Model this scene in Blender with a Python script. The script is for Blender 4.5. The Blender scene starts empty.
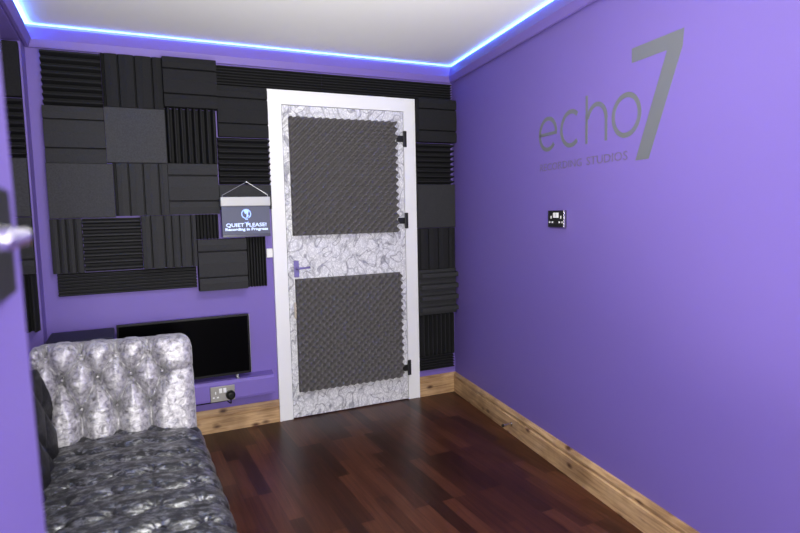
import bpy, bmesh, math, random
from mathutils import Vector, Matrix, noise
random.seed(7)
S = bpy.context.scene
COL = S.collection

# ------------------------------------------------------------------ camera, world, lights, exposure
cd = bpy.data.cameras.new('camera'); cam = bpy.data.objects.new('camera', cd); COL.objects.link(cam)
cr = Vector((0.90243714, -0.4302851, -0.02149269)); cu = Vector((0.05910231, 0.07423077, 0.99548818)); cf = Vector((0.42674831, 0.89963578, -0.09241945))
M = Matrix((cr, cu, -cf)).transposed().to_4x4(); M.translation = Vector((-2.1411, -3.6094, 1.3075))
cam.matrix_world = M
cd.sensor_width = 36; cd.lens = 583.185 * 36 / 800; cd.clip_start = 0.02
cd.dof.use_dof = True; cd.dof.focus_distance = 3.7; cd.dof.aperture_fstop = 3.2
S.camera = cam

w = bpy.data.worlds.new('world'); S.world = w; w.use_nodes = True
w.node_tree.nodes['Background'].inputs[0].default_value = (0.8, 0.85, 1, 1)
w.node_tree.nodes['Background'].inputs[1].default_value = 0.05

def area(name, loc, target, sx, sy, energy, color=(1, 1, 1), spread=180):
    l = bpy.data.lights.new(name, 'AREA'); l.shape = 'RECTANGLE'; l.size = sx; l.size_y = sy
    l.energy = energy; l.color = color; l.spread = math.radians(spread)
    o = bpy.data.objects.new(name, l); COL.objects.link(o); o.location = loc
    o.rotation_euler = (Vector(target) - Vector(loc)).to_track_quat('-Z', 'Y').to_euler()
    return o
WARM = (0.99, 0.985, 0.875)
area('rear_fill_left', (-1.98, -4.65, 1.1), (-1.3, 0, 0.9), 0.6, 0.6, 78, WARM)  # added fill light behind the camera, not a fitting of the room
area('rear_fill_high', (-1.85, -4.75, 1.8), (-1.3, 0, 0.9), 0.8, 0.6, 34, WARM)  # second added fill, higher up and out of view
area('bounce_flash', (-1.35, -3.6, 1.2), (-1.40, -1.75, 2.312), 0.5, 0.5, 12, WARM, 85)
area('low_fill', (-1.3, -2.7, 0.3), (-1.35, -2.0, 2.4), 1.2, 0.8, 17, WARM, 100)  # added unseen lamp near the floor, aimed up to lift the ceiling
area('ceiling_lamp', (-1.55, -1.9, 2.29), (-1.55, -1.85, 0), 0.3, 0.3, 18, WARM)

vs = S.view_settings
vs.view_transform = 'Standard'; vs.look = 'None'; vs.gamma = 1; vs.use_curve_mapping = False
vs.exposure = 0.04

# ------------------------------------------------------------------ room numbers (metres)
TH = math.radians(8.4); K = math.tan(TH)          # the right wall leans in by this much
LX = -2.537; CZ = 2.312; YB = -4.9
CL = 2.296                                       # top of the light trough lip
NX = -2.24; NY = -2.895                          # the near wall end
def rx(y): return y * K                          # right wall x at depth y (y is negative)
RD = Vector((-math.sin(TH), -math.cos(TH), 0)); RN = Vector((-math.cos(TH), math.sin(TH), 0))
def rw(s, z, off=0.0):                           # point on right wall: distance from corner, height
    p = RD * s + RN * off; return Vector((p.x, p.y, z))

# ------------------------------------------------------------------ materials
def nt(name):
    m = bpy.data.materials.new(name); m.use_nodes = True
    return m, m.node_tree.nodes, m.node_tree.links, m.node_tree.nodes['Principled BSDF']
def plain(name, col, rough=0.5, metal=0.0, spec=0.5, bump=0.0, bscale=200, var=0.0, vscale=6, emit=None, es=0, bdist=0.002):
    m, n, l, b = nt(name)
    b.inputs['Base Color'].default_value = (*col, 1); b.inputs['Roughness'].default_value = rough
    b.inputs['Metallic'].default_value = metal; b.inputs['Specular IOR Level'].default_value = spec
    tc = n.new('ShaderNodeTexCoord')
    if var > 0:
        no = n.new('ShaderNodeTexNoise'); no.inputs['Scale'].default_value = vscale; no.inputs['Detail'].default_value = 4
        l.new(tc.outputs['Object'], no.inputs['Vector'])
        r = n.new('ShaderNodeValToRGB'); r.color_ramp.elements[0].position = .3; r.color_ramp.elements[1].position = .7
        r.color_ramp.elements[0].color = (*[c * (1 - var) for c in col], 1); r.color_ramp.elements[1].color = (*[min(1, c * (1 + var)) for c in col], 1)
        l.new(no.outputs['Fac'], r.inputs[0]); l.new(r.outputs[0], b.inputs['Base Color'])
    if bump > 0:
        no = n.new('ShaderNodeTexNoise'); no.inputs['Scale'].default_value = bscale; no.inputs['Detail'].default_value = 3
        l.new(tc.outputs['Object'], no.inputs['Vector'])
        bp = n.new('ShaderNodeBump'); bp.inputs['Strength'].default_value = bump; bp.inputs['Distance'].default_value = bdist
        l.new(no.outputs['Fac'], bp.inputs['Height']); l.new(bp.outputs[0], b.inputs['Normal'])
    if emit: b.inputs['Emission Color'].default_value = (*emit, 1); b.inputs['Emission Strength'].default_value = es
    return m
PURPLE = (0.180, 0.126, 0.435)
M_wall = plain('purple_paint', PURPLE, 0.55, spec=0.3, bump=0.15, bscale=260)
M_cove = plain('purple_gloss_paint', PURPLE, 0.45, spec=0.35)
M_ceil = plain('white_ceiling_paint', (0.82, 0.82, 0.82), 0.9, spec=0.1, bump=0.08, bscale=150)
M_white = plain('white_gloss_paint', (0.80, 0.80, 0.82), 0.35, spec=0.4)
M_foam = plain('charcoal_foam', (0.038, 0.038, 0.041), 1.0, spec=0.06, bump=0.5, bscale=420, var=0.14, vscale=160)
M_foam2 = plain('dark_grey_foam', (0.135, 0.127, 0.131), 1.0, spec=0.06, bump=0.4, bscale=420, var=0.12, vscale=160)
M_foamk = plain('black_foam', (0.020, 0.020, 0.022), 1.0, spec=0.06, bump=0.5, bscale=420, var=0.14, vscale=160)
M_foamf = plain('flat_charcoal_foam', (0.052, 0.052, 0.057), 1.0, spec=0.06, bump=0.6, bscale=380, var=0.18, vscale=140)
M_black = plain('black_metal', (0.008, 0.008, 0.009), 0.45, spec=0.4)
M_screen = plain('black_screen_glass', (0.0015, 0.0015, 0.002), 0.25, spec=0.03)
M_bezel = plain('black_plastic', (0.006, 0.006, 0.007), 0.4, spec=0.25)
M_silver = plain('silver_plastic', (0.35, 0.35, 0.38), 0.35, metal=0.6)
M_chrome = plain('chrome', (0.75, 0.75, 0.78), 0.12, metal=1)
M_brushed = plain('brushed_steel', (0.36, 0.35, 0.33), 0.38, metal=0.85)
M_wplastic = plain('white_plastic', (0.8, 0.8, 0.8), 0.4)
M_navy = plain('navy_fabric', (0.013, 0.012, 0.042), 0.7, bump=0.3, bscale=500)
M_vinyl = plain('silver_grey_vinyl', (0.175, 0.185, 0.205), 0.4, metal=0.25, spec=0.4)
M_vinyl2 = plain('dull_grey_vinyl', (0.16, 0.13, 0.23), 0.4, metal=0.2)
M_lilac = plain('purple_metal_paint', (0.17, 0.14, 0.38), 0.4)
M_led = plain('led_strip_light', (0.2, 0.3, 0.6), 0.5, emit=(0.10, 0.33, 1.0), es=36)
M_led2 = plain('bright_led_strip_light', (0.2, 0.3, 0.6), 0.5, emit=(0.10, 0.33, 1.0), es=110)
M_ledtext = plain('edge_lit_lettering', (0.5, 0.6, 0.9), 0.5, emit=(0.50, 0.62, 1.0), es=0.75)
M_ledblue = plain('edge_lit_blue_emblem', (0.3, 0.4, 0.9), 0.5, emit=(0.22, 0.38, 1.0), es=1.1)
M_acryl = plain('smoked_acrylic', (0.10, 0.105, 0.15), 0.5, spec=0.2, emit=(0.14, 0.18, 0.45), es=0.05)

def wood_pine():
    m, n, l, b = nt('knotty_pine')
    tc = n.new('ShaderNodeTexCoord'); mp = n.new('ShaderNodeMapping'); mp.inputs['Scale'].default_value = (1.6, 1.6, 30)
    l.new(tc.outputs['Object'], mp.inputs[0])
    no = n.new('ShaderNodeTexNoise'); no.inputs['Scale'].default_value = 2.2; no.inputs['Detail'].default_value = 6; no.inputs['Distortion'].default_value = 0.8
    l.new(mp.outputs[0], no.inputs['Vector'])
    r = n.new('ShaderNodeValToRGB'); e = r.color_ramp.elements
    e[0].position = .28; e[0].color = (0.27, 0.155, 0.072, 1); e[1].position = .72; e[1].color = (0.62, 0.43, 0.24, 1)
    x = e.new(.5); x.color = (0.50, 0.325, 0.17, 1)
    l.new(no.outputs['Fac'], r.inputs[0])
    mk = n.new('ShaderNodeMapping'); mk.inputs['Scale'].default_value = (7, 7, 14); l.new(tc.outputs['Object'], mk.inputs[0])
    vo = n.new('ShaderNodeTexVoronoi'); vo.inputs['Scale'].default_value = 1.0; l.new(mk.outputs[0], vo.inputs['Vector'])
    r2 = n.new('ShaderNodeValToRGB'); r2.color_ramp.elements[0].position = .07; r2.color_ramp.elements[0].color = (0.16, 0.09, 0.06, 1)
    r2.color_ramp.elements[1].position = .24; r2.color_ramp.elements[1].color = (1, 1, 1, 1); l.new(vo.outputs['Distance'], r2.inputs[0])
    n3 = n.new('ShaderNodeTexNoise'); n3.inputs['Scale'].default_value = 5; n3.inputs['Detail'].default_value = 3; l.new(tc.outputs['Object'], n3.inputs['Vector'])
    r3 = n.new('ShaderNodeValToRGB'); r3.color_ramp.elements[0].position = .36; r3.color_ramp.elements[0].color = (0.62, 0.56, 0.5, 1)
    r3.color_ramp.elements[1].position = .56; r3.color_ramp.elements[1].color = (1.05, 1.02, 1, 1); l.new(n3.outputs['Fac'], r3.inputs[0])
    a = n.new('ShaderNodeMix'); a.data_type = 'RGBA'; a.blend_type = 'MULTIPLY'; a.inputs[0].default_value = 1
    l.new(r.outputs[0], a.inputs[6]); l.new(r2.outputs[0], a.inputs[7])
    c = n.new('ShaderNodeMix'); c.data_type = 'RGBA'; c.blend_type = 'MULTIPLY'; c.inputs[0].default_value = .8
    l.new(a.outputs[2], c.inputs[6]); l.new(r3.outputs[0], c.inputs[7])
    l.new(c.outputs[2], b.inputs['Base Color']); b.inputs['Roughness'].default_value = .5
    return m
M_pine = wood_pine()

def wood_floor():
    m, n, l, b = nt('dark_walnut_boards')
    tc = n.new('ShaderNodeTexCoord'); mp = n.new('ShaderNodeMapping'); mp.inputs['Rotation'].default_value = (0, 0, math.radians(90 - 0.8))
    l.new(tc.outputs['Object'], mp.inputs[0])
    br = n.new('ShaderNodeTexBrick'); br.inputs['Scale'].default_value = 1; br.inputs['Brick Width'].default_value = .46; br.inputs['Row Height'].default_value = .066
    br.inputs['Mortar Size'].default_value = .0006; br.inputs['Mortar Smooth'].default_value = .2; br.inputs['Bias'].default_value = 0; br.offset = .37; br.offset_frequency = 3; br.squash = 1.0
    br.inputs['Color1'].default_value = (0, 0, 0, 1); br.inputs['Color2'].default_value = (1, 1, 1, 1); br.inputs['Mortar'].default_value = (0.1, .1, .1, 1)
    l.new(mp.outputs[0], br.inputs['Vector'])
    r = n.new('ShaderNodeValToRGB'); e = r.color_ramp.elements
    e[0].position = 0; e[0].color = (0.026, 0.0085, 0.0045, 1); e[1].position = 1; e[1].color = (0.085, 0.030, 0.016, 1)
    x = e.new(.5); x.color = (0.050, 0.016, 0.0085, 1)
    l.new(br.outputs['Color'], r.inputs[0])
    m2 = n.new('ShaderNodeMapping'); m2.inputs['Scale'].default_value = (46, 2.2, 1); l.new(tc.outputs['Object'], m2.inputs[0])
    no = n.new('ShaderNodeTexNoise'); no.inputs['Scale'].default_value = 1.4; no.inputs['Detail'].default_value = 6; no.inputs['Distortion'].default_value = .7; l.new(m2.outputs[0], no.inputs['Vector'])
    r2 = n.new('ShaderNodeValToRGB'); r2.color_ramp.elements[0].position = .3; r2.color_ramp.elements[0].color = (.62, .56, .54, 1)
    r2.color_ramp.elements[1].position = .7; r2.color_ramp.elements[1].color = (1.25, 1.2, 1.15, 1); l.new(no.outputs['Fac'], r2.inputs[0])
    a = n.new('ShaderNodeMix'); a.data_type = 'RGBA'; a.blend_type = 'MULTIPLY'; a.inputs[0].default_value = 1
    l.new(r.outputs[0], a.inputs[6]); l.new(r2.outputs[0], a.inputs[7]); l.new(a.outputs[2], b.inputs['Base Color'])
    b.inputs['Roughness'].default_value = .33; b.inputs['Specular IOR Level'].default_value = .22
    bp = n.new('ShaderNodeBump'); bp.inputs['Strength'].default_value = .12; bp.inputs['Distance'].default_value = .002
    l.new(no.outputs['Fac'], bp.inputs['Height']); l.new(bp.outputs[0], b.inputs['Normal'])
    return m
M_floor = wood_floor()

def snake():
    m, n, l, b = nt('grey_snakeskin_paper')
    tc = n.new('ShaderNodeTexCoord'); mp = n.new('ShaderNodeMapping'); mp.inputs['Scale'].default_value = (1, 1, .8); l.new(tc.outputs['Object'], mp.inputs[0])
    wn = n.new('ShaderNodeTexNoise'); wn.inputs['Scale'].default_value = 14; wn.inputs['Detail'].default_value = 2; l.new(mp.outputs[0], wn.inputs['Vector'])
    mx = n.new('ShaderNodeMix'); mx.data_type = 'RGBA'; mx.inputs[0].default_value = .085; l.new(mp.outputs[0], mx.inputs[6]); l.new(wn.outputs['Color'], mx.inputs[7])
    v1 = n.new('ShaderNodeTexVoronoi'); v1.feature = 'DISTANCE_TO_EDGE'; v1.inputs['Scale'].default_value = 17; l.new(mx.outputs[2], v1.inputs['Vector'])
    cn = n.new('ShaderNodeTexNoise'); cn.inputs['Scale'].default_value = 7.5; cn.inputs['Detail'].default_value = 1.5; cn.inputs['Distortion'].default_value = .6; l.new(mp.outputs[0], cn.inputs['Vector'])
    k1 = n.new('ShaderNodeMath'); k1.operation = 'MULTIPLY'; k1.inputs[1].default_value = 42; l.new(cn.outputs['Fac'], k1.inputs[0])
    k2 = n.new('ShaderNodeMath'); k2.operation = 'SINE'; l.new(k1.outputs[0], k2.inputs[0])
    k3 = n.new('ShaderNodeValToRGB'); k3.color_ramp.elements[0].position = .80; k3.color_ramp.elements[0].color = (1, 1, 1, 1); k3.color_ramp.elements[1].position = 1; k3.color_ramp.elements[1].color = (.42, .42, .46, 1); l.new(k2.outputs[0], k3.inputs[0])
    r1 = n.new('ShaderNodeValToRGB'); e = r1.color_ramp.elements
    e[0].position = .010; e[0].color = (.46, .46, .49, 1); e[1].position = .13; e[1].color = (.80, .80, .83, 1); l.new(v1.outputs[0], r1.inputs[0])
    v2 = n.new('ShaderNodeTexVoronoi'); v2.feature = 'DISTANCE_TO_EDGE'; v2.inputs['Scale'].default_value = 75; l.new(mx.outputs[2], v2.inputs['Vector'])
    r2 = n.new('ShaderNodeValToRGB'); e = r2.color_ramp.elements
    e[0].position = .06; e[0].color = (.72, .72, .75, 1); e[1].position = .2; e[1].color = (1, 1, 1, 1); l.new(v2.outputs[0], r2.inputs[0])
    n3 = n.new('ShaderNodeTexNoise'); n3.inputs['Scale'].default_value = 4.5; n3.inputs['Detail'].default_value = 3; l.new(tc.outputs['Object'], n3.inputs['Vector'])
    r3 = n.new('ShaderNodeValToRGB'); r3.color_ramp.elements[0].position = .38; r3.color_ramp.elements[1].position = .58; l.new(n3.outputs['Fac'], r3.inputs[0])
    lt = n.new('ShaderNodeMix'); lt.data_type = 'RGBA'; lt.inputs[7].default_value = (.80, .80, .82, 1)
    mu = n.new('ShaderNodeMath'); mu.operation = 'MULTIPLY'; mu.inputs[1].default_value = .65; l.new(r3.outputs[0], mu.inputs[0])
    l.new(mu.outputs[0], lt.inputs[0]); l.new(r1.outputs[0], lt.inputs[6])
    a = n.new('ShaderNodeMix'); a.data_type = 'RGBA'; a.blend_type = 'MULTIPLY'; a.inputs[0].default_value = .9
    l.new(lt.outputs[2], a.inputs[6]); l.new(r2.outputs[0], a.inputs[7])
    a2 = n.new('ShaderNodeMix'); a2.data_type = 'RGBA'; a2.blend_type = 'MULTIPLY'; a2.inputs[0].default_value = .85
    l.new(a.outputs[2], a2.inputs[6]); l.new(k3.outputs[0], a2.inputs[7]); l.new(a2.outputs[2], b.inputs['Base Color'])
    b.inputs['Roughness'].default_value = .4
    return m
M_snake = snake()

def velvet(name, dark, light, p0=.36, p1=.66, sc=1.0, rough=.42, sheen=.6, st=(1, 1, 1), met=.25, bump=.55):
    m, n, l, b = nt(name)
    tc = n.new('ShaderNodeTexCoord'); mp = n.new('ShaderNodeMapping'); mp.inputs['Scale'].default_value = st; l.new(tc.outputs['Object'], mp.inputs[0])
    no = n.new('ShaderNodeTexNoise'); no.inputs['Scale'].default_value = 26 * sc; no.inputs['Detail'].default_value = 7; no.inputs['Roughness'].default_value = .68; no.inputs['Distortion'].default_value = .6
    l.new(mp.outputs[0], no.inputs['Vector'])
    r = n.new('ShaderNodeValToRGB'); e = r.color_ramp.elements
    e[0].position = p0; e[0].color = (*dark, 1); e[1].position = p1; e[1].color = (*light, 1); l.new(no.outputs['Fac'], r.inputs[0])
    l.new(r.outputs[0], b.inputs['Base Color']); b.inputs['Roughness'].default_value = rough
    b.inputs['Sheen Weight'].default_value = sheen; b.inputs['Sheen Roughness'].default_value = .35; b.inputs['Sheen Tint'].default_value = (.9, .9, 1, 1)
    b.inputs['Metallic'].default_value = met
    bp = n.new('ShaderNodeBump'); bp.inputs['Strength'].default_value = bump; bp.inputs['Distance'].default_value = .006
    l.new(no.outputs['Fac'], bp.inputs['Height']); l.new(bp.outputs[0], b.inputs['Normal'])
    return m
M_vel = velvet('silver_crushed_velvet', (.17, .16, .185), (.68, .66, .71), p0=.36, p1=.66, sc=1.7, bump=.4, rough=.42, sheen=.3, met=.3)
M_veld = velvet('dark_grey_crushed_velvet', (.050, .050, .055), (.46, .465, .50), p0=.48, p1=.76, sc=1.9, rough=.35, sheen=.02, st=(.7, 1.2, 1), met=.6, bump=.26)  # crushed-pile mottle; its fine pale specks are highlights painted into the colour
M_velk = velvet('charcoal_velvet', (.004, .004, .006), (.06, .06, .075), p0=.5, p1=.8, sc=2, rough=.5, sheen=0, met=.3)

# ------------------------------------------------------------------ mesh helpers
def link(name, bm, mat, parent=None, smooth=False, inv=True):
    me = bpy.data.meshes.new(name); bmesh.ops.recalc_face_normals(bm, faces=bm.faces[:])
    bm.to_mesh(me); bm.free(); me.materials.append(mat)
    if smooth:
        for f in me.polygons: f.use_smooth = True
    o = bpy.data.objects.new(name, me); COL.objects.link(o)
    if parent is not None:
        o.parent = parent
        if inv: o.matrix_parent_inverse = Matrix.LocRotScale(parent.location, parent.rotation_euler, None).inverted()
    return o
def thing(name, label, cat, loc=(0, 0, 0), group=None, rot=(0, 0, 0)):
    o = bpy.data.objects.new(name, None); COL.objects.link(o); o.location = loc; o.rotation_euler = rot
    o.empty_display_size = .05; tag(o, label, cat, group); return o
def tag(o, label, cat, group=None):
    o['label'] = label; o['category'] = cat
    if group: o['group'] = group
    return o
def struct(o): o['kind'] = 'structure'; return o
def box(bm, lo, hi, bev=0.0, seg=2):
    vs_ = [bm.verts.new((x, y, z)) for z in (lo[2], hi[2]) for y in (lo[1], hi[1]) for x in (lo[0], hi[0])]
    fs = [bm.faces.new([vs_[i] for i in f]) for f in ((0, 1, 3, 2), (4, 5, 7, 6), (0, 1, 5, 4), (2, 3, 7, 6), (0, 2, 6, 4), (1, 3, 7, 5))]
    if bev > 0:
        es = list({e for f in fs for e in f.edges}); bmesh.ops.recalc_face_normals(bm, faces=fs)
        bmesh.ops.bevel(bm, geom=es, offset=bev, segments=seg, affect='EDGES', profile=.5)
    return bm
def B(lo, hi, bev=0.0, seg=2): return box(bmesh.new(), lo, hi, bev, seg)
def prism(bm, pts, d):
    """closed polygon pts (3D Vectors) swept by vector d"""
    a = [bm.verts.new(p) for p in pts]; b = [bm.verts.new(Vector(p) + Vector(d)) for p in pts]; n_ = len(pts)
    bm.faces.new(a); bm.faces.new(b[::-1])
    for i in range(n_): bm.faces.new((a[i], b[i], b[(i + 1) % n_], a[(i + 1) % n_]))
    return bm
def tube(bm, pts, r, n_=10, cap=True):
    pts = [Vector(p) for p in pts]; rings = []
    if not isinstance(r, (list, tuple)): r = [r] * len(pts)
    for i, p in enumerate(pts):
        t = (pts[min(i + 1, len(pts) - 1)] - pts[max(i - 1, 0)]).normalized()
        u = t.orthogonal().normalized() if i == 0 else (u - t * u.dot(t)).normalized()
        v = t.cross(u); rings.append([bm.verts.new(p + (u * math.cos(2 * math.pi * k / n_) + v * math.sin(2 * math.pi * k / n_)) * r[i]) for k in range(n_)])
    for a, b in zip(rings, rings[1:]):
        for k in range(n_): bm.faces.new((a[k], a[(k + 1) % n_], b[(k + 1) % n_], b[k]))
    if cap: bm.faces.new(rings[0][::-1]); bm.faces.new(rings[-1])
    return bm

# ------------------------------------------------------------------ the room shell
struct(link('floor', B((LX - .6, YB - .1, -.1), (.1, .1, 0)), M_floor))
struct(link('ceiling', B((LX - .6, YB - .1, CZ), (.1, .1, CZ + .1)), M_ceil))
struct(link('wall_back', B((LX - .1, 0, 0), (.1, .12, CZ)), M_wall))
bm = bmesh.new(); RY = -.150; RX = -3.0           # left wall: a return by the corner, then an alcove under a shallow header
prism(bm, [Vector(p) for p in ((LX, .05, 0), (LX, RY, 0), (RX, RY, 0), (RX, NY, 0), (LX, NY, 0), (LX, YB, 0), (RX - .1, YB, 0), (RX - .1, .05, 0))], (0, 0, CZ))
struct(link('wall_left', bm, M_wall))
struct(link('trim_6', B((LX - .11, NY, 2.185), (LX, RY, CZ)), M_wall))
bm = bmesh.new(); a = rw(0, 0); b = rw(4.953, 0)
prism(bm, [a, b, b - RN * .12, a - RN * .12], (0, 0, CZ)); struct(link('wall_right', bm, M_wall))
struct(link('wall_near', B((LX - .1, YB - .12, 0), (.1, YB, CZ)), M_wall))
bm = bmesh.new()                                  # its end face is slightly out of plumb
prism(bm, [Vector(p) for p in ((NX, YB, 0), (NX, -2.775, 0), (NX, -2.975, CZ), (NX, YB, CZ))], (LX - NX, 0, 0))
struct(link('wall_left_end', bm, M_wall))

# skirting boards with a groove and moulded top
BH = .141
def skirt_profile(): return [(0, 0), (.020, 0), (.020, .096), (.011, .100), (.010, .106), (.019, .112), (.019, .122), (.013, .133), (.008, BH), (0, BH)]
def skirting(name, p0, p1, n0, m0=0.0, m1=0.0, t0=None, t1=None):
    bm = bmesh.new(); p0 = Vector(p0); p1 = Vector(p1); n0 = Vector(n0); t = (p1 - p0).normalized()
    A_ = [bm.verts.new(p0 + n0 * d + t * d * m0 + Vector((0, 0, z))) for d, z in skirt_profile()]
    B_ = [bm.verts.new(p1 + n0 * d - t * d * m1 + Vector((0, 0, z))) for d, z in skirt_profile()]
    bm.faces.new(A_); bm.faces.new(B_[::-1])
    for i in range(len(A_)): bm.faces.new((A_[i], A_[(i + 1) % len(A_)], B_[(i + 1) % len(A_)], B_[i]))
    return struct(link(name, bm, M_pine))
mit = math.tan((math.pi / 2 - TH) / 2 + 0)  # mitre between back and right boards
skirting('baseboard_back_left', (LX, 0, 0), (-1.3045, 0, 0), (0, -1, 0), 0, 0)
skirting('baseboard_back_right', (-.3035, 0, 0), (0, 0, 0), (0, -1, 0), 0, 1 / math.tan((math.pi / 2 - TH) / 2))
skirting('baseboard_right', rw(0, 0), rw(4.93, 0), RN, 1 / math.tan((math.pi / 2 - TH) / 2), 0)
skirting('baseboard_left', (LX, -.02, 0), (LX, RY, 0), (1, 0, 0))

# light trough: a shallow painted moulding with a lit strip in the gap above it
def cove(name, p0, p1, n0, m0, m1, gap=0.0):
    bm = bmesh.new(); p0 = Vector(p0); p1 = Vector(p1); n0 = Vector(n0); t = (p1 - p0).normalized()
    prof = [(0, 2.201 + gap), (.006, 2.201 + gap), (.006, 2.194), (.020, 2.194), (.036, 2.232), (.016, CL), (.013, CL), (.013, 2.27), (0, 2.27)]
    A_ = [bm.verts.new(p0 + n0 * d + t * d * m0 + Vector((0, 0, z))) for d, z in prof]
    B_ = [bm.verts.new(p1 + n0 * d - t * d * m1 + Vector((0, 0, z))) for d, z in prof]
    bm.faces.new(A_); bm.faces.new(B_[::-1])
    for i in range(len(A_)): bm.faces.new((A_[i], A_[(i + 1) % len(A_)], B_[(i + 1) % len(A_)], B_[i]))
    return struct(link(name, bm, M_cove))
CM = 1 / math.tan((math.pi / 2 - TH) / 2)
cove('trim_1', (LX, 0, 0), (0, 0, 0), (0, -1, 0), 1, CM)
cove('trim_2', rw(0, 0), rw(4.9, 0), RN, CM, 0)
cove('trim_3', (LX, 0, 0), (LX, NY, 0), (1, 0, 0), 1, 0)
def led(label, p0, p1, n0, a0, a1, mat=None):
    p0 = Vector(p0); p1 = Vector(p1); n0 = Vector(n0); t = (p1 - p0).normalized(); bm = bmesh.new()
    q = [p0 + t * a0, p1 - t * a1]
    prism(bm, [q[0] + n0 * .003 + Vector((0, 0, 2.2705)), q[0] + n0 * .012 + Vector((0, 0, 2.2705)), q[0] + n0 * .012 + Vector((0, 0, 2.295)), q[0] + n0 * .003 + Vector((0, 0, 2.295))], q[1] - q[0])
    return tag(link('led_strip', bm, mat or M_led), label, 'led light strip', 'blue led strips round the ceiling')
led('blue led strip glowing above the moulding on the door wall', (LX, 0, 0), (0, 0, 0), (0, -1, 0), .02, .02)
led('blue led strip glowing above the moulding on the lettered right wall', rw(0, 0), rw(4.9, 0), RN, .02, .02)
led('blue led strip glowing above the moulding on the left wall', (LX, 0, 0), (LX, NY, 0), (1, 0, 0), .02, .02, M_led2)

# ------------------------------------------------------------------ the door
DX0 = -1.218; DX1 = DX0 + .8278; DH = 1.981; AW = .0856
bm = bmesh.new()                                  # architrave: three mitred boards in one moulded frame
def arch(pts_out, pts_in):
    pass
def frame_bar(bm, o0, o1, i1, i0, y0, y1):
    prism(bm, [Vector((p[0], y0, p[1])) for p in (o0, o1, i1, i0)], (0, y1 - y0, 0))
oL, oR, oT = DX0 - AW, DX1 + AW, DH + AW
frame_bar(bm, (oL, 0), (oL, oT), (DX0, DH), (DX0, 0), -.0205, 0)
frame_bar(bm, (oL, oT), (oR, oT), (DX1, DH), (DX0, DH), -.0205, 0)
frame_bar(bm, (oR, oT), (oR, 0), (DX1, 0), (DX1, DH), -.0205, 0)
e = .012                                          # raised outer lip
frame_bar(bm, (oL, 0), (oL, oT), (oL + e, oT - e), (oL + e, 0), -.0245, -.0205)
frame_bar(bm, (oL, oT), (oR, oT), (oR - e, oT - e), (oL + e, oT - e), -.0245, -.0205)
frame_bar(bm, (oR, oT), (oR, 0), (oR - e, 0), (oR - e, oT - e), -.0245, -.0205)
struct(link('trim_4', bm, M_white))
door = bpy.data.objects.new('door_1', None); COL.objects.link(door); door.location = ((DX0 + DX1) / 2, 0, 0)
door['kind'] = 'structure'; door['label'] = 'white framed door papered in grey snakeskin with two foam panels'
link('door_leaf', B((DX0 + .003, -.018, .006), (DX1 - .003, -.001, DH - .003), .0015, 1), M_snake, door)
def eggcrate(name, x0, x1, z0, z1, mat, tear=None):
    p = .0475; nx = int((x1 - x0) / p * 11); nz = int((z1 - z0) / p * 11); bm = bmesh.new(); g = []
    for j in range(nz + 1):
        row = []
        for i in range(nx + 1):
            x = x0 + (x1 - x0) * i / nx; z = z0 + (z1 - z0) * j / nz
            h = .5 + .37 * math.sin(2 * math.pi * (x - z) / p) + .13 * math.sin(2 * math.pi * (x + z) / p)
            y = -.0185 - .004 - .054 * h
            row.append((x, y, z))
        g.append(row)
    V = [[bm.verts.new(c) for c in row] for row in g]
    for j in range(nz):
        for i in range(nx): bm.faces.new((V[j][i], V[j][i + 1], V[j + 1][i + 1], V[j + 1][i]))
    rim = [V[0][i] for i in range(nx + 1)] + [V[j][nx] for j in range(1, nz + 1)] + [V[nz][i] for i in range(nx - 1, -1, -1)] + [V[j][0] for j in range(nz - 1, 0, -1)]
    bk = [bm.verts.new((v.co.x, -.0185, v.co.z)) for v in rim]
    for i in range(len(rim)):
        k = (i + 1) % len(rim); bm.faces.new((rim[i], bk[i], bk[k], rim[k]))
    bm.faces.new(bk)
    o = link(name, bm, mat, door)
    for f in o.data.polygons[:nx * nz]: f.use_smooth = True
    return o
eggcrate('foam_panel', -1.178, -.458, 1.176, 1.906, M_foam2)
eggcrate('foam_panel', -1.174, -.444, .176, .902, M_foam2)
# lock plate showing at the panel's worn edge
bm = B((-1.186, -.027, .650), (-1.160, -.0185, .755), .004)
tube(bm, [(-1.172, -.027, .715), (-1.172, -.034, .715)], .0095, 12)
link('lock_plate', bm, plain('worn_brass', (.55, .48, .42), .4, metal=.5), door)
# T hinges
for z in (1.798, 1.251, .229):
    bm = B((-.396, -.0335, z - .053), (-.374, -.0215, z + .053), .002)
    bm2 = bm; box(bm2, (-.448, -.034, z - .021), (-.396, -.0215, z + .021), .002)
    tube(bm2, [(-.397, -.037, z - .05), (-.397, -.037, z + .05)], .0065, 10)
    hg = link('hinge', bm, M_black, door)
    hg['label'] = 'black T-shaped hinge'
hb = B((-1.178, -.0265, .913), (-1.146, -.0185, 1.019), .002)
hp = link('handle_plate', hb, M_lilac, door)
bm = bmesh.new(); tube(bm, [(-1.162, -.0265, .969), (-1.162, -.048, .969), (-1.162, -.056, .970), (-1.150, -.060, .971), (-1.110, -.060, .972), (-1.083, -.058, .975)], [.008, .008, .008, .0075, .006, .0075], 10)
link('handle_lever', bm, M_lilac, hp, smooth=True, inv=False)
bpy.data.objects['handle_lever'].matrix_parent_inverse = Matrix.Translation(-door.location) @ Matrix.Identity(4) if False else Matrix.Identity(4)

# small white door contact on the frame's left edge
bm = B((-1.345, -.022, 1.047), (-1.3065, -.001, 1.102), .003)
tag(link('door_sensor', bm, M_wplastic), 'small white plastic contact on wall at left edge of door frame', 'sensor')

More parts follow.
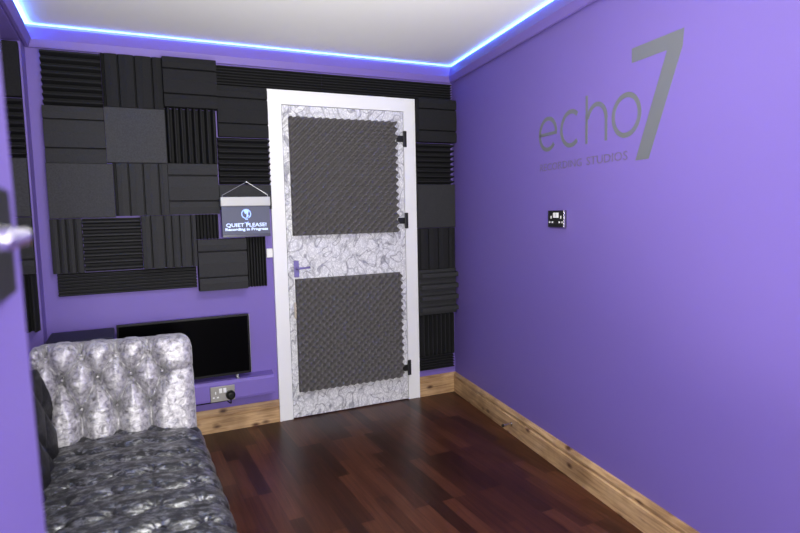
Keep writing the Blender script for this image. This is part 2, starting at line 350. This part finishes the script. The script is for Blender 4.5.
# ------------------------------------------------------------------ acoustic foam tiles
def prof_wedge(L, n_, base, amp, flat=.12):
    pts = []; p = L / n_
    for i in range(n_):
        a = i * p; pts += [(a + p * flat * .5, base), (a + p * (.5 - flat * .35), base + amp), (a + p * (.5 + flat * .35), base + amp), (a + p * (1 - flat * .5), base)]
    return pts
def prof_plank(L, base, amp, cuts):
    """broad stepped boards: each board rises gently and drops into a narrow groove"""
    pts = []; c = [0] + cuts + [1]
    for i in range(len(c) - 1):
        a = c[i] * L; b = c[i + 1] * L; g = .005
        if i > 0: pts += [(a + g * .4, base), (a + g, base + amp * .75)]
        else: pts += [(a, base + amp * .7)]
        pts += [(a + (b - a) * .45, base + amp)]
        if i < len(c) - 2: pts += [(b - g, base + amp * .82), (b - g * .4, base)]
        else: pts += [(b, base + amp * .8)]
    return pts
STY = {
 'wedge': lambda L: prof_wedge(L, max(2, round(L / .0358)), .006, .050, .30),
 'fine': lambda L: prof_wedge(L, max(3, round(L / .0178)), .006, .024, .3),
 'plank': lambda L: prof_plank(L, .020, .026, [.235, .74]),
 'thick': lambda L: prof_plank(L, .055, .028, [.235, .74]),
 'board4': lambda L: prof_plank(L, .020, .026, [.04, .27, .54, .83]),
 'board4b': lambda L: prof_plank(L, .020, .026, [.26, .5, .76]),
 'thickv': lambda L: prof_plank(L, .055, .028, [.16, .40, .54, .69, .9]),
 'ridge4': lambda L: prof_wedge(L, 4, .045, .038, .5),
 'flat': lambda L: [(0, .044), (.004, .048), (L - .004, .048), (L, .044)],
 'black': lambda L: [(0, .044), (.004, .048), (L - .004, .048), (L, .044)],
}
GRP = 'acoustic foam tiles on the door wall'
def tile(x0, x1, z0, z1, style, horiz, label, mat=None, wall='back', group=GRP):
    x0 += .0004; x1 -= .0004; z0 += .0004; z1 -= .0004
    L = (z1 - z0) if horiz else (x1 - x0); W = (x1 - x0) if horiz else (z1 - z0)
    prof = STY[style](L); bm = bmesh.new(); rows = []
    nseg = 2
    pr = [(0, 0)] + prof + [(L, 0)]
    if prof[0][0] > 1e-6: pr = [(0, 0), (0, prof[0][1])] + prof + [(L, prof[-1][1]), (L, 0)]
    def P(s, d, w_):
        if horiz: X, Z = x0 + w_, z1 - s
        else: X, Z = x0 + s, z0 + w_
        if wall == 'back': return (X, -d, Z)
        return (LX + d, X, Z)                     # left wall: x0..x1 are depths
    A_ = [bm.verts.new(P(s, d, 0)) for s, d in pr]; B_ = [bm.verts.new(P(s, d, W)) for s, d in pr]
    bm.faces.new(A_); bm.faces.new(B_[::-1])
    for i in range(len(A_)): bm.faces.new((A_[i], A_[(i + 1) % len(A_)], B_[(i + 1) % len(A_)], B_[i]))
    return tag(link('acoustic_foam_tile', bm, mat or M_foam), label, 'acoustic foam tile', group)
# column one (nearest the left corner)
tile(-2.470, -2.192, 1.902, 2.190, 'wedge', True, 'black foam tile of horizontal wedges in the top left corner beneath the moulding', M_foamk)
tile(-2.478, -2.192, 1.605, 1.9015, 'plank', True, 'broad horizontal boarded foam tile at far left, above the leftmost plain tile')
tile(-2.480, -2.166, 1.313, 1.604, 'flat', True, 'plain flat grey foam tile at the far left edge of the door wall', M_foamf)
tile(-2.483, -2.335, 1.020, 1.311, 'board4b', False, 'narrow vertical boarded foam tile below the leftmost plain tile')
tile(-2.333, -2.043, 1.020, 1.311, 'wedge', True, 'horizontal wedge foam tile in the lowest row, between two vertical boarded tiles', M_foam)
tile(-2.468, -1.760, .893, 1.018, 'fine', True, 'long finely ribbed horizontal foam strip along the bottom left edge of the tiles')
# column two
tile(-2.191, -1.888, 1.909, 2.190, 'board4', False, 'dark vertical boarded foam tile under the moulding, second from the left', M_foamk)
tile(-2.191, -1.888, 1.610, 1.908, 'flat', True, 'plain flat grey foam tile in second column under a vertical boarded tile', M_foamf)
tile(-2.165, -1.889, 1.320, 1.608, 'board4', False, 'vertical boarded foam tile directly right of the leftmost plain tile')
tile(-2.041, -1.756, 1.024, 1.318, 'thickv', False, 'thick vertical boarded foam tile standing proud above the ribbed strip')
# column three
tile(-1.887, -1.601, 1.922, 2.193, 'thick', True, 'thick dark horizontal boarded foam tile touching the moulding, third from left', M_foamk)
tile(-1.887, -1.6062, 1.614, 1.920, 'wedge', False, 'vertical wedge foam tile in the third column with dark grooves', M_foamk)
tile(-1.888, -1.6135, 1.322, 1.612, 'plank', True, 'horizontal boarded foam tile beneath the vertical wedge tile, left of the hanging sign')
tile(-1.752, -1.620, 1.176, 1.320, 'fine', False, 'small finely ribbed vertical foam piece just left of the hanging sign', M_foamk)
tile(-1.752, -1.475, .874, 1.174, 'thick', True, 'thick horizontal boarded foam tile below the hanging sign')
tile(-1.468, -1.346, .874, 1.178, 'fine', False, 'narrow finely ribbed vertical foam strip beside the door frame below the sign', M_foamk)
# column four
tile(-1.599, -.95, 2.069, 2.186, 'fine', True, 'finely ribbed foam strip under the moulding above the left half of the door', M_foamk)
tile(-.948, -.016, 2.069, 2.186, 'fine', True, 'finely ribbed foam strip under the moulding reaching to the right corner', M_foamk)
tile(-1.599, -1.3065, 1.772, 2.066, 'plank', True, 'dark horizontal boarded foam tile at the top left corner of the door frame', M_foamk)
tile(-1.605, -1.3065, 1.494, 1.770, 'wedge', True, 'horizontal wedge foam tile directly above the hanging sign', M_foamk)
tile(-1.612, -1.3065, 1.345, 1.491, 'flat', True, 'plain foam strip half hidden behind the top of the hanging sign')
# column right of the door
G2 = 'acoustic foam tiles right of the door'
tile(-.302, -.004, 1.780, 2.066, 'thick', True, 'thick dark horizontal boarded foam tile at the top right corner of the door', M_foamk, group=G2)
tile(-.302, -.020, 1.496, 1.778, 'wedge', True, 'horizontal wedge foam tile right of the door beside the top hinge', M_foamk, group=G2)
tile(-.302, -.012, 1.196, 1.494, 'flat', True, 'plain dark foam tile right of the door beside the middle hinge', M_foam, group=G2)
tile(-.302, -.014, .908, 1.194, 'board4', False, 'dark vertical boarded foam tile right of the door above the protruding ridged tile', M_foamk, group=G2)
tile(-.302, -.012, .588, .906, 'ridge4', True, 'protruding foam tile of four broad ridges, right of door at handle height', M_foam, group=G2)
tile(-.296, -.022, .300, .586, 'wedge', False, 'vertical wedge foam tile right of the door below the protruding ridged tile', M_foamk, group=G2)
tile(-.296, -.022, .182, .298, 'fine', True, 'finely ribbed foam strip lowest in the stack right of the door', M_foamk, group=G2)
# alcove side at far left, facing the camera
G3 = 'acoustic foam tiles beside the alcove'
for z0, z1, st, hz, nm, wh, mt in [(1.91, 2.172, 'black', True, 'plain black', 'topmost', M_foamk), (1.616, 1.908, 'wedge', True, 'horizontal wedge', 'second from top', M_foamk),
      (1.325, 1.614, 'flat', True, 'plain grey', 'third from top', M_foamf), (1.039, 1.323, 'plank', True, 'horizontal boarded', 'fourth from top', M_foam),
      (.745, 1.037, 'wedge', False, 'vertical wedge', 'lowest', M_foamk)]:
    o = tile(-2.860, -2.545, z0, z1, st, hz, f'{nm} foam tile at the extreme left edge beyond the left corner, {wh}', mt, 'back', G3)
    o.location.y = RY - .0002

# ------------------------------------------------------------------ wall lettering
def ring(bm, cx, cz, rx_, rz_, w_, a0, a1, n_=40, off=.0012):
    prev = None
    for i in range(n_ + 1):
        a = math.radians(a0 + (a1 - a0) * i / n_)
        c, s_ = math.cos(a), math.sin(a)
        q = [(cx + (rx_ + k) * c, cz + (rz_ + k) * s_) for k in (-w_ / 2, w_ / 2)]
        vv = [bm.verts.new(rw(u, z, o_)) for u, z in q for o_ in (.0001, off)]
        if prev:
            for i0, i1 in ((0, 1), (1, 3), (3, 2), (2, 0)): bm.faces.new((prev[i0], prev[i1], vv[i1], vv[i0]))
        else: bm.faces.new((vv[0], vv[1], vv[3], vv[2]))
        prev = vv
    bm.faces.new((prev[0], prev[1], prev[3], prev[2]))
def poly(bm, pts, off=.0012):
    prism(bm, [rw(u, z, .0001) for u, z in pts], RN * (off - .0001))
lw_ = .0205
t = thing('wall_lettering', 'silver grey echo7 lettering with small line of words on the right wall', 'wall lettering', rw(1.55, 1.7))
bm = bmesh.new(); ring(bm, 1.262, 1.682, .076, .076, lw_, 4, 318); poly(bm, [(1.186, 1.674), (1.345, 1.674), (1.345, 1.690), (1.186, 1.690)]); link('letter_e', bm, M_vinyl, t)
bm = bmesh.new(); ring(bm, 1.462, 1.682, .078, .078, lw_, 48, 312); link('letter_c', bm, M_vinyl, t)
bm = bmesh.new(); poly(bm, [(1.578, 1.596), (1.595, 1.596), (1.595, 1.808), (1.578, 1.808)]); ring(bm, 1.659, 1.690, .066, .068, lw_, 0, 168); poly(bm, [(1.717, 1.594), (1.7335, 1.594), (1.7335, 1.692), (1.717, 1.692)]); link('letter_h', bm, M_vinyl, t)
bm = bmesh.new(); ring(bm, 1.853, 1.680, .080, .080, lw_, 0, 360); link('letter_o', bm, M_vinyl, t)
bm = bmesh.new(); poly(bm, [(1.883, 1.933), (2.157, 1.933), (2.151, 1.873), (1.989, 1.493), (1.914, 1.493), (2.076, 1.877), (1.884, 1.877)]); link('number_seven', bm, M_vinyl, t)
def text_mesh(name, body, size, origin, ux, uz, mat, parent, width=None, depth=.0008, bold=0.0):
    cu_ = bpy.data.curves.new('t', 'FONT'); cu_.body = body; cu_.size = size; cu_.align_x = 'LEFT'; cu_.align_y = 'BOTTOM_BASELINE'; cu_.extrude = depth / 2; cu_.offset = bold; cu_.resolution_u = 3
    tmp = bpy.data.objects.new('t', cu_); COL.objects.link(tmp); dg = bpy.context.evaluated_depsgraph_get()
    me = bpy.data.meshes.new_from_object(tmp.evaluated_get(dg)); bpy.data.objects.remove(tmp); bpy.data.curves.remove(cu_)
    xs = [v.co.x for v in me.vertices]; k = (width / (max(xs) - min(xs))) if width else 1; x0 = min(xs)
    ux = Vector(ux); uz = Vector(uz); nn = ux.cross(uz); origin = Vector(origin)
    for v in me.vertices: v.co = origin + ux * ((v.co.x - x0) * k) + uz * v.co.y + nn * v.co.z
    me.materials.clear(); me.materials.append(mat); me.name = name
    o = bpy.data.objects.new(name, me); COL.objects.link(o)
    if parent is not None: o.parent = parent; o.matrix_parent_inverse = Matrix.Translation(-parent.location)
    return o
text_mesh('word', 'RECORDING', .052, rw(1.186, 1.501, .0007), RD, (0, 0, 1), M_vinyl2, t, width=.365)
text_mesh('word', 'STUDIOS', .052, rw(1.588, 1.501, .0007), RD, (0, 0, 1), M_vinyl2, t, width=.278)

# ------------------------------------------------------------------ sockets
def socket(name, label, o, ux, n_, W, H, mplate, msw, pins, edge=None):
    """o centre on wall; ux along wall; n_ out of wall"""
    o = Vector(o); ux = Vector(ux); n_ = Vector(n_); uz = Vector((0, 0, 1)); R3 = Matrix((ux, n_, uz)).transposed()
    T = thing(name, label, 'wall socket', o)
    def bx_(nm, c, h, mat, par, bev=.0008, mesh=None):
        bm = B((c[0] - h[0], c[1] - h[1], c[2] - h[2]), (c[0] + h[0], c[1] + h[1], c[2] + h[2]), bev)
        bmesh.ops.transform(bm, matrix=Matrix.Translation(o) @ R3.to_4x4(), verts=bm.verts[:])
        return link(nm, bm, mat, par)
    pl = bx_('face_plate', (0, .0055, 0), (W / 2, .005, H / 2), mplate, T, .002)
    for sx in (-1, 1):
        bx_('rocker_switch', (sx * W * .085, .0125, H * .22), (W * .062, .0022, H * .15), msw, T)
        if sx in pins:
            bm = bmesh.new()
            for c, h in (((sx * W * .29, .0117, H * .10), (W * .022, .0011, H * .085)), ((sx * W * .29 - W * .085, .0117, -H * .20), (W * .038, .0011, H * .05)), ((sx * W * .29 + W * .085, .0117, -H * .20), (W * .038, .0011, H * .05))):
                box(bm, [c[i] - h[i] for i in range(3)], [c[i] + h[i] for i in range(3)], .0004)
            bmesh.ops.transform(bm, matrix=Matrix.Translation(o) @ R3.to_4x4(), verts=bm.verts[:])
            link('pin_holes', bm, msw, T)
    if edge is not None:
        bx_('plate_edge', (edge * W / 2 * .97, .0115, 0), (.0035, .0045, H / 2), M_chrome, T)
    return T, R3
socket('wall_socket', 'black double socket with white switches on the right wall below the lettering', rw(1.355, 1.259), RD, RN, .150, .082, M_bezel, M_wplastic, (-1, 1), 1)

# ------------------------------------------------------------------ ledge, television, socket on the ledge
bm = bmesh.new()
sec = [(-.001, .215), (-.118, .222), (-.121, .235), (-.121, .322), (-.112, .338), (-.001, .338)]
A_ = [bm.verts.new((LX, y, z)) for y, z in sec]; B_ = [bm.verts.new((-1.352 + (.012 if y > -.05 else 0), y, z)) for y, z in sec]
bm.faces.new(A_); bm.faces.new(B_[::-1])
for i in range(len(sec)): bm.faces.new((A_[i], A_[(i + 1) % 6], B_[(i + 1) % 6], B_[i]))
struct(link('trim_5', bm, M_wall))
T, R3 = socket('wall_socket', 'brushed steel double socket on the low purple ledge below the television', (-1.662, -.1212, .268), (1, 0, 0), (0, -1, 0), .140, .090, M_brushed, M_wplastic, (-1,))
pc = Vector((-1.662 + .042, -.1325, .258))
P_ = thing('mains_plug', 'black mains plug pushed into the steel socket below the television', 'plug', pc)
bm = bmesh.new(); tube(bm, [pc + Vector((0, .0005, 0)), pc + Vector((0, -.020, 0)), pc + Vector((0, -.034, -.002)), pc + Vector((0, -.038, -.002))], [.027, .027, .022, .014], 16)
link('plug_body', bm, M_bezel, P_, smooth=False)
bm = bmesh.new(); tube(bm, [pc + Vector((0, -.018, -.020)), pc + Vector((0, -.019, -.045)), pc + Vector((.002, -.006, -.052)), pc + Vector((0, .020, -.058)), pc + Vector((-.01, .085, -.060)), pc + Vector((-.30, .095, -.066))], .0035, 8)
link('cable', bm, M_bezel, P_, smooth=True)

tv = thing('television', 'black flat television standing on the purple ledge behind the sofa arm', 'television', (-1.84, -.085, .339))
link('casing', B((-2.200, -.092, .362), (-1.484, -.062, .722), .004), M_bezel, tv)
link('screen', B((-2.190, -.0945, .378), (-1.494, -.0918, .712), .0006, 1), M_screen, tv)
link('side_trim', B((-1.4838, -.091, .366), (-1.4805, -.070, .718), .001), M_silver, tv)
for x in (-2.12, -1.565):
    bm = bmesh.new(); box(bm, (x - .006, -.086, .345), (x + .006, -.070, .3625)); box(bm, (x - .008, -.110, .3395), (x + .008, -.030, .346), .002)
    link('foot', bm, M_silver, tv)

bx = thing('storage_box', 'dark navy box in the corner, its top showing behind the sofa arm', 'box', (-2.36, -.27, 0))
link('body', B((-2.500, -.40, 0), (-2.215, -.130, .690), .012, 3), M_navy, bx)
link('lid', B((-2.507, -.405, .690), (-2.208, -.125, .722), .010, 3), M_navy, bx)

# ------------------------------------------------------------------ hanging sign
sg = thing('hanging_sign', 'grey edge-lit QUIET PLEASE sign with white top bar hung beside the door', 'sign', (-1.472, -.085, 1.18))
bm = B((-1.617, -.107, 1.364), (-1.3285, -.072, 1.418), .005, 3); link('top_bar', bm, plain('satin_aluminium', (.46, .46, .47), .4), sg)
link('panel', B((-1.612, -.0925, 1.185), (-1.332, -.0865, 1.366), .001, 1), M_acryl, sg)
link('panel_edge', B((-1.612, -.0945, 1.183), (-1.332, -.0865, 1.200), .001, 1), plain('dark_acrylic_edge', (.03, .03, .07), .3), sg)
bm = bmesh.new(); tube(bm, [(-1.604, -.088, 1.414), (-1.604, -.0885, 1.428), (-1.458, -.072, 1.507), (-1.340, -.0885, 1.430), (-1.340, -.088, 1.414)], .0016, 6)
link('hanging_wire', bm, M_silver, sg)
bm = bmesh.new(); tube(bm, [(-1.458, -.0485, 1.507), (-1.458, -.076, 1.507)], .004, 8); link('hook', bm, M_silver, sg)
text_mesh('sign_heading', 'QUIET PLEASE!', .030, (-1.590, -.0932, 1.243), (1, 0, 0), (0, 0, 1), M_ledtext, sg, width=.235, bold=.0006)
text_mesh('sign_message', 'Recording in Progress', .022, (-1.595, -.0932, 1.221), (1, 0, 0), (0, 0, 1), M_ledtext, sg, width=.248, bold=.0008)
bm = bmesh.new()                                  # head outline inside a ring
def flat_ring(cx, cz, r_, w_, a0, a1, n_=28, y=-.0934, sx=1.0):
    prev = None
    for i in range(n_ + 1):
        a = math.radians(a0 + (a1 - a0) * i / n_)
        vv = [bm.verts.new((cx + rr * math.cos(a) * sx, y, cz + rr * math.sin(a))) for rr in (r_ - w_, r_ + w_)] + [bm.verts.new((cx + rr * math.cos(a) * sx, y + .0008, cz + rr * math.sin(a))) for rr in (r_ + w_, r_ - w_)]
        if prev:
            for k in range(4): bm.faces.new((prev[k], prev[(k + 1) % 4], vv[(k + 1) % 4], vv[k]))
        else: bm.faces.new(vv)
        prev = vv
    bm.faces.new(prev[::-1])
flat_ring(-1.472, 1.318, .026, .0028, -60, 262)
flat_ring(-1.472, 1.278, .013, .0022, -140, -30)
for pts in ([(-1.486, 1.338), (-1.468, 1.343), (-1.456, 1.334), (-1.462, 1.318), (-1.470, 1.322), (-1.478, 1.316)], [(-1.462, 1.318), (-1.458, 1.306), (-1.466, 1.296), (-1.474, 1.292), (-1.470, 1.304), (-1.470, 1.322)],
            [(-1.480, 1.290), (-1.462, 1.290), (-1.464, 1.284), (-1.478, 1.284)]):
    prism(bm, [Vector((x, -.0934, z)) for x, z in pts], (0, .0008, 0))
link('sign_emblem', bm, M_ledblue, sg)

# ------------------------------------------------------------------ the sofa
SX0, SX1 = -2.520, -1.884
sofa = thing('tufted_sofa', 'silver and charcoal crushed velvet buttoned sofa along the left wall', 'sofa', ((SX0 + SX1) / 2, -1.6, 0))
btn = [(-2.462, .728), (-2.330, .726), (-2.197, .724), (-2.067, .722), (-2.541, .634), (-2.406, .631), (-2.273, .629), (-2.143, .627), (-2.014, .622),
       (-2.476, .502), (-2.341, .500), (-2.204, .498), (-2.071, .496)]
def segd(px, pz, a, b):
    ax, az = a; bx2, bz = b; dx, dz = bx2 - ax, bz - az; L2 = dx * dx + dz * dz
    t_ = max(0, min(1, ((px - ax) * dx + (pz - az) * dz) / L2)); return math.hypot(px - ax - t_ * dx, pz - az - t_ * dz), t_
segs = []
r1, r2, r3 = btn[0:4], btn[4:9], btn[9:13]
for b_ in r1: segs.append((b_, (b_[0], .83), 1.0))
for i, b_ in enumerate(r1): segs.append((b_, r2[i], .8)); segs.append((b_, r2[i + 1], .8))
for i, b_ in enumerate(r3): segs.append((b_, r2[i], .8)); segs.append((b_, r2[i + 1], .8))
for b_ in r3: segs.append((b_, (b_[0], .33), 1.0))
segs.append((r2[4], (-1.86, .630), .45))
def tuft(x, z):
    d = 1e9; df = 0
    h = 1.0
    for a, b, wt in segs:
        dd, _ = segd(x, z, a, b)
        h = min(h, 1 - wt * (1 - min(1, dd / .052)) ** 2 * .60 - wt * .30 * math.exp(-(dd / .005) ** 2))
    bd = min(math.hypot(x - a, z - c) for a, c in btn)
    wr = 0
    for a, c in btn:                              # gathers fanning out of each button
        r_ = math.hypot(x - a, z - c)
        if r_ < .08: wr += math.sin(math.atan2(z - c, x - a) * 13 + a * 40) * math.exp(-((r_ - .026) / .018) ** 2) * .10
    return h - 1.05 * math.exp(-(bd / .019) ** 2) + wr
AT = .770                                        # arm height
def arm():
    bm = bmesh.new(); nx, ns = 150, 190
    # profile path over the arm: up the front, over the roll, down the back
    H0 = .34; yf, yb, R_ = -.905, -.64, .045
    path = []
    def top(x): return AT - .018 * (x - SX0) / (SX1 - SX0) - .0
    rows = []
    for j in range(ns + 1):
        v = j / ns; row = []
        for i in range(nx + 1):
            x = SX0 + (SX1 - SX0) * i / nx; tp = top(x)
            ex = min((x - SX0) / .05, (SX1 - x) / .05, 1); rd = .05 * (1 - math.sqrt(max(0, 1 - (1 - max(0, ex)) ** 2)))
            L1 = tp - R_ - H0; L2_ = R_ * math.pi / 2; L3 = (yb - yf) - 2 * R_; L4 = L2_; L5 = tp - R_ - .05
            s_ = v * (L1 + L2_ + L3 + L4 + L5)
            lean = .05
            if s_ < L1: y = yf + lean * s_ / L1; z = H0 + s_; n_ = (0, -1, 0); u = z
            elif s_ < L1 + L2_:
                a = (s_ - L1) / R_; y = yf + lean + R_ - R_ * math.cos(a); z = tp - R_ + R_ * math.sin(a); n_ = (0, -math.cos(a), math.sin(a)); u = tp - R_ + (s_ - L1) * .5
            elif s_ < L1 + L2_ + L3: y = yf + lean + R_ + (s_ - L1 - L2_) * (1 - lean / L3); z = tp; n_ = (0, 0, 1); u = .83
            elif s_ < L1 + L2_ + L3 + L4:
                a = (s_ - L1 - L2_ - L3) / R_; y = yb - R_ + R_ * math.sin(a); z = tp - R_ + R_ * math.cos(a); n_ = (0, math.sin(a), math.cos(a)); u = None
            else: y = yb; z = tp - R_ - (s_ - L1 - L2_ - L3 - L4); n_ = (0, 1, 0); u = None
            if u is not None:
                k = 1 if s_ < L1 + L2_ + L3 * .4 else max(0, 1 - (s_ - L1 - L2_ - L3 * .4) / (L3 * .5))
                h = (tuft(x, u) - .75) * .078 * k
            else: h = 0
            h -= rd
            row.append(bm.verts.new((x, y + n_[1] * h, z + n_[2] * h)))
        rows.append(row)
    for a, b in zip(rows, rows[1:]):
        for i in range(nx): bm.faces.new((a[i], a[i + 1], b[i + 1], b[i]))
    bm.faces.new([r[0] for r in rows]); bm.faces.new([r[-1] for r in rows][::-1])
    bot = [r for r in (rows[0], rows[-1])]
    bm.faces.new(rows[0][::-1] + rows[-1])
    return bm
ar = link('arm', arm(), M_vel, sofa, smooth=True)
ar['label'] = 'silver crushed velvet buttoned arm'
for x, z in btn:
    if x < SX0 + .03: continue
    bm = bmesh.new(); bmesh.ops.create_uvsphere(bm, u_segments=12, v_segments=8, radius=.0062)
    y = -.905 + .05 * (z - .34) / (.78 - .34) + .052
    bmesh.ops.transform(bm, matrix=Matrix.Translation((x, y, z)) @ Matrix.Diagonal((1, .6, 1, 1)), verts=bm.verts[:])
    link('button', bm, M_vel, ar, smooth=True, inv=False)
for c in [o for o in bpy.data.objects if o.parent == ar]: c.matrix_parent_inverse = Matrix.Identity(4)

# seat: crosswise puffed channels pulled down by buttons
SZ = .372; SYF, SYN = -.885, -2.62
PX, PY = .132, .1475
def seat_h(x, y):
    u = (x + 2.29) / PX; wv = .26 * abs(math.cos(math.pi * u)) + .07 * noise.noise(Vector((x * 7, y * 7, 0)))
    v = (y + 1.215) / PY + wv
    fr = v - math.floor(v); cu2 = math.cos(math.pi * u) ** 2
    dip = max(1 - fr / .42, 0) ** 1.6 * (.45 + .55 * cu2) + .8 * max(1 - (1 - fr) / .10, 0) ** 1.3 * (.5 + .5 * cu2)
    dip = min(dip, 1)
    uh = u - .5; ub = round(uh); vn = (y + 1.215) / PY; vb = round(vn)
    dx = (uh - ub) * PX; dy = (vn - vb) * PY; bd = math.hypot(dx, dy)
    gather = .0012 * math.sin(math.atan2(dy, dx) * 9 + ub + vb * 2) * math.exp(-((bd - .028) / .016) ** 2)
    return .026 - dip * .040 - .010 * math.exp(-(bd / .013) ** 2) + .0035 * noise.noise(Vector((x * 10, y * 24, 2))) + gather

bm = bmesh.new(); nx, ny = 190, 430; rows = []
xl = -2.44
prof_n = 120
RR = .075
for j in range(ny + 1):
    y = SYF + (SYN - SYF) * j / ny; row = []
    W1 = (SX1 + .012) - RR - xl; W2 = RR * math.pi / 2; W3 = .10
    for i in range(nx + 1):
        s_ = (W1 + W2 + W3) * i / nx
        if s_ < W1: x = xl + s_; z = SZ; n_ = (0, 1); k = 1
        elif s_ < W1 + W2: a = (s_ - W1) / RR; x = xl + W1 + RR * math.sin(a); z = SZ - RR + RR * math.cos(a); n_ = (math.sin(a), math.cos(a)); k = 1 - .35 * (s_ - W1) / W2
        else: x = xl + W1 + RR; z = SZ - RR - (s_ - W1 - W2); n_ = (1, 0); k = .65 * (1 - (s_ - W1 - W2) / W3)
        h = (seat_h(xl + s_, y) - .012) * k + .018 * math.sin(math.pi * min(1, s_ / W1)) * (1 if s_ < W1 else 0)
        row.append(bm.verts.new((x + n_[0] * h, y, z + n_[1] * h)))
    rows.append(row)
for a, b in zip(rows, rows[1:]):
    for i in range(nx): bm.faces.new((a[i], a[i + 1], b[i + 1], b[i]))
for r_, fl in ((rows[0], 0), (rows[-1], 1)):
    c = bm.verts.new((xl, r_[0].co.y, SZ - RR - .10)); bm.faces.new(([c] + r_) if fl else ([c] + r_)[::-1])
st = link('seat', bm, M_veld, sofa, smooth=True); st['label'] = 'dark grey buttoned seat pad'
# base rail and feet
link('base', B((SX0 + .02, -2.60, .075), (SX1 - .006, -.66, .262), .012, 3), M_velk, sofa)
for x in (SX0 + .06, SX1 - .05):
    for y in (-2.54, -.72):
        bm = bmesh.new(); tube(bm, [(x, y, 0), (x, y, .02), (x, y, .05), (x, y, .078)], [.016, .022, .028, .030], 14); link('foot', bm, M_black, sofa, smooth=True)
# backrest along the left wall, leaning, dark, buttoned
bm = bmesh.new(); ny, ns = 150, 70; rows = []
def back_t(y, s_):
    u = (y + 1.0) / .14; v = s_ / .13
    c = min(abs(math.sin(math.pi * (u + v) / 2)), abs(math.sin(math.pi * (u - v) / 2))) ** .5
    return (c - .6) * .028
for j in range(ny + 1):
    y = -.88 + (-2.60 + .88) * j / ny; row = []
    for i in range(ns + 1):
        f_ = i / ns; s_ = f_ * .62
        if s_ < .36: x = -2.415 - .055 * (s_ / .36) ; z = .32 + s_; n_ = (1, .15)
        elif s_ < .36 + .0942: a = (s_ - .36) / .03; x = -2.47 - .03 + .03 * math.cos(a); z = .68 + .03 * math.sin(a); n_ = (math.cos(a), math.sin(a))
        else: x = -2.53; z = .68 - (s_ - .4542) * 2; n_ = (0, 0)
        h = back_t(y, s_) * (1 if s_ < .36 else max(0, 1 - (s_ - .36) / .08))
        row.append(bm.verts.new((x + n_[0] * h, y, z + n_[1] * h)))
    rows.append(row)
for a, b in zip(rows, rows[1:]):
    for i in range(ns): bm.faces.new((a[i], a[i + 1], b[i + 1], b[i]))
bm.faces.new(rows[0][::-1]); bm.faces.new(rows[-1]); bm.faces.new([r[0] for r in rows] + [r[-1] for r in rows][::-1])
bk = link('backrest', bm, M_velk, sofa, smooth=True); bk['label'] = 'charcoal buttoned backrest'

# ------------------------------------------------------------------ dimmer switch on the near wall end
ds = thing('dimmer_switch', 'black dimmer switch plate with chrome knobs on the near purple wall', 'light switch', (NX, -3.03, 1.285))
link('face_plate', B((NX + .0005, -3.112, 1.241), (NX + .0075, -2.966, 1.335), .002), M_bezel, ds)
link('plate_rim', B((NX + .0002, -3.1145, 1.2385), (NX + .004, -2.9635, 1.3375), .0015), M_chrome, ds)
for y in (-3.076, -3.033, -2.990):
    bm = bmesh.new(); tube(bm, [(NX + .0075, y, 1.293), (NX + .011, y, 1.293), (NX + .012, y, 1.293), (NX + .022, y, 1.293), (NX + .025, y, 1.293)], [.0105, .0105, .0085, .008, .005], 18)
    link('knob', bm, M_chrome, ds)

# ------------------------------------------------------------------ door stop on the right skirting
dsx = thing('door_stop', 'short chrome door stop with black tip on the right skirting board', 'door stop', rw(.906, .062, .02))
q0 = rw(.906, .064, .0202); q1 = rw(.906, .060, .0202 + .062); dr = (q1 - q0)
bm = bmesh.new(); tube(bm, [q0, q0 + dr * .05, q0 + dr * .06, q0 + dr * .85], [.011, .011, .006, .006], 12); link('rod', bm, M_chrome, dsx)
bm = bmesh.new(); tube(bm, [q0 + dr * .85, q1], [.0085, .0085], 12); link('rubber_tip', bm, M_black, dsx)
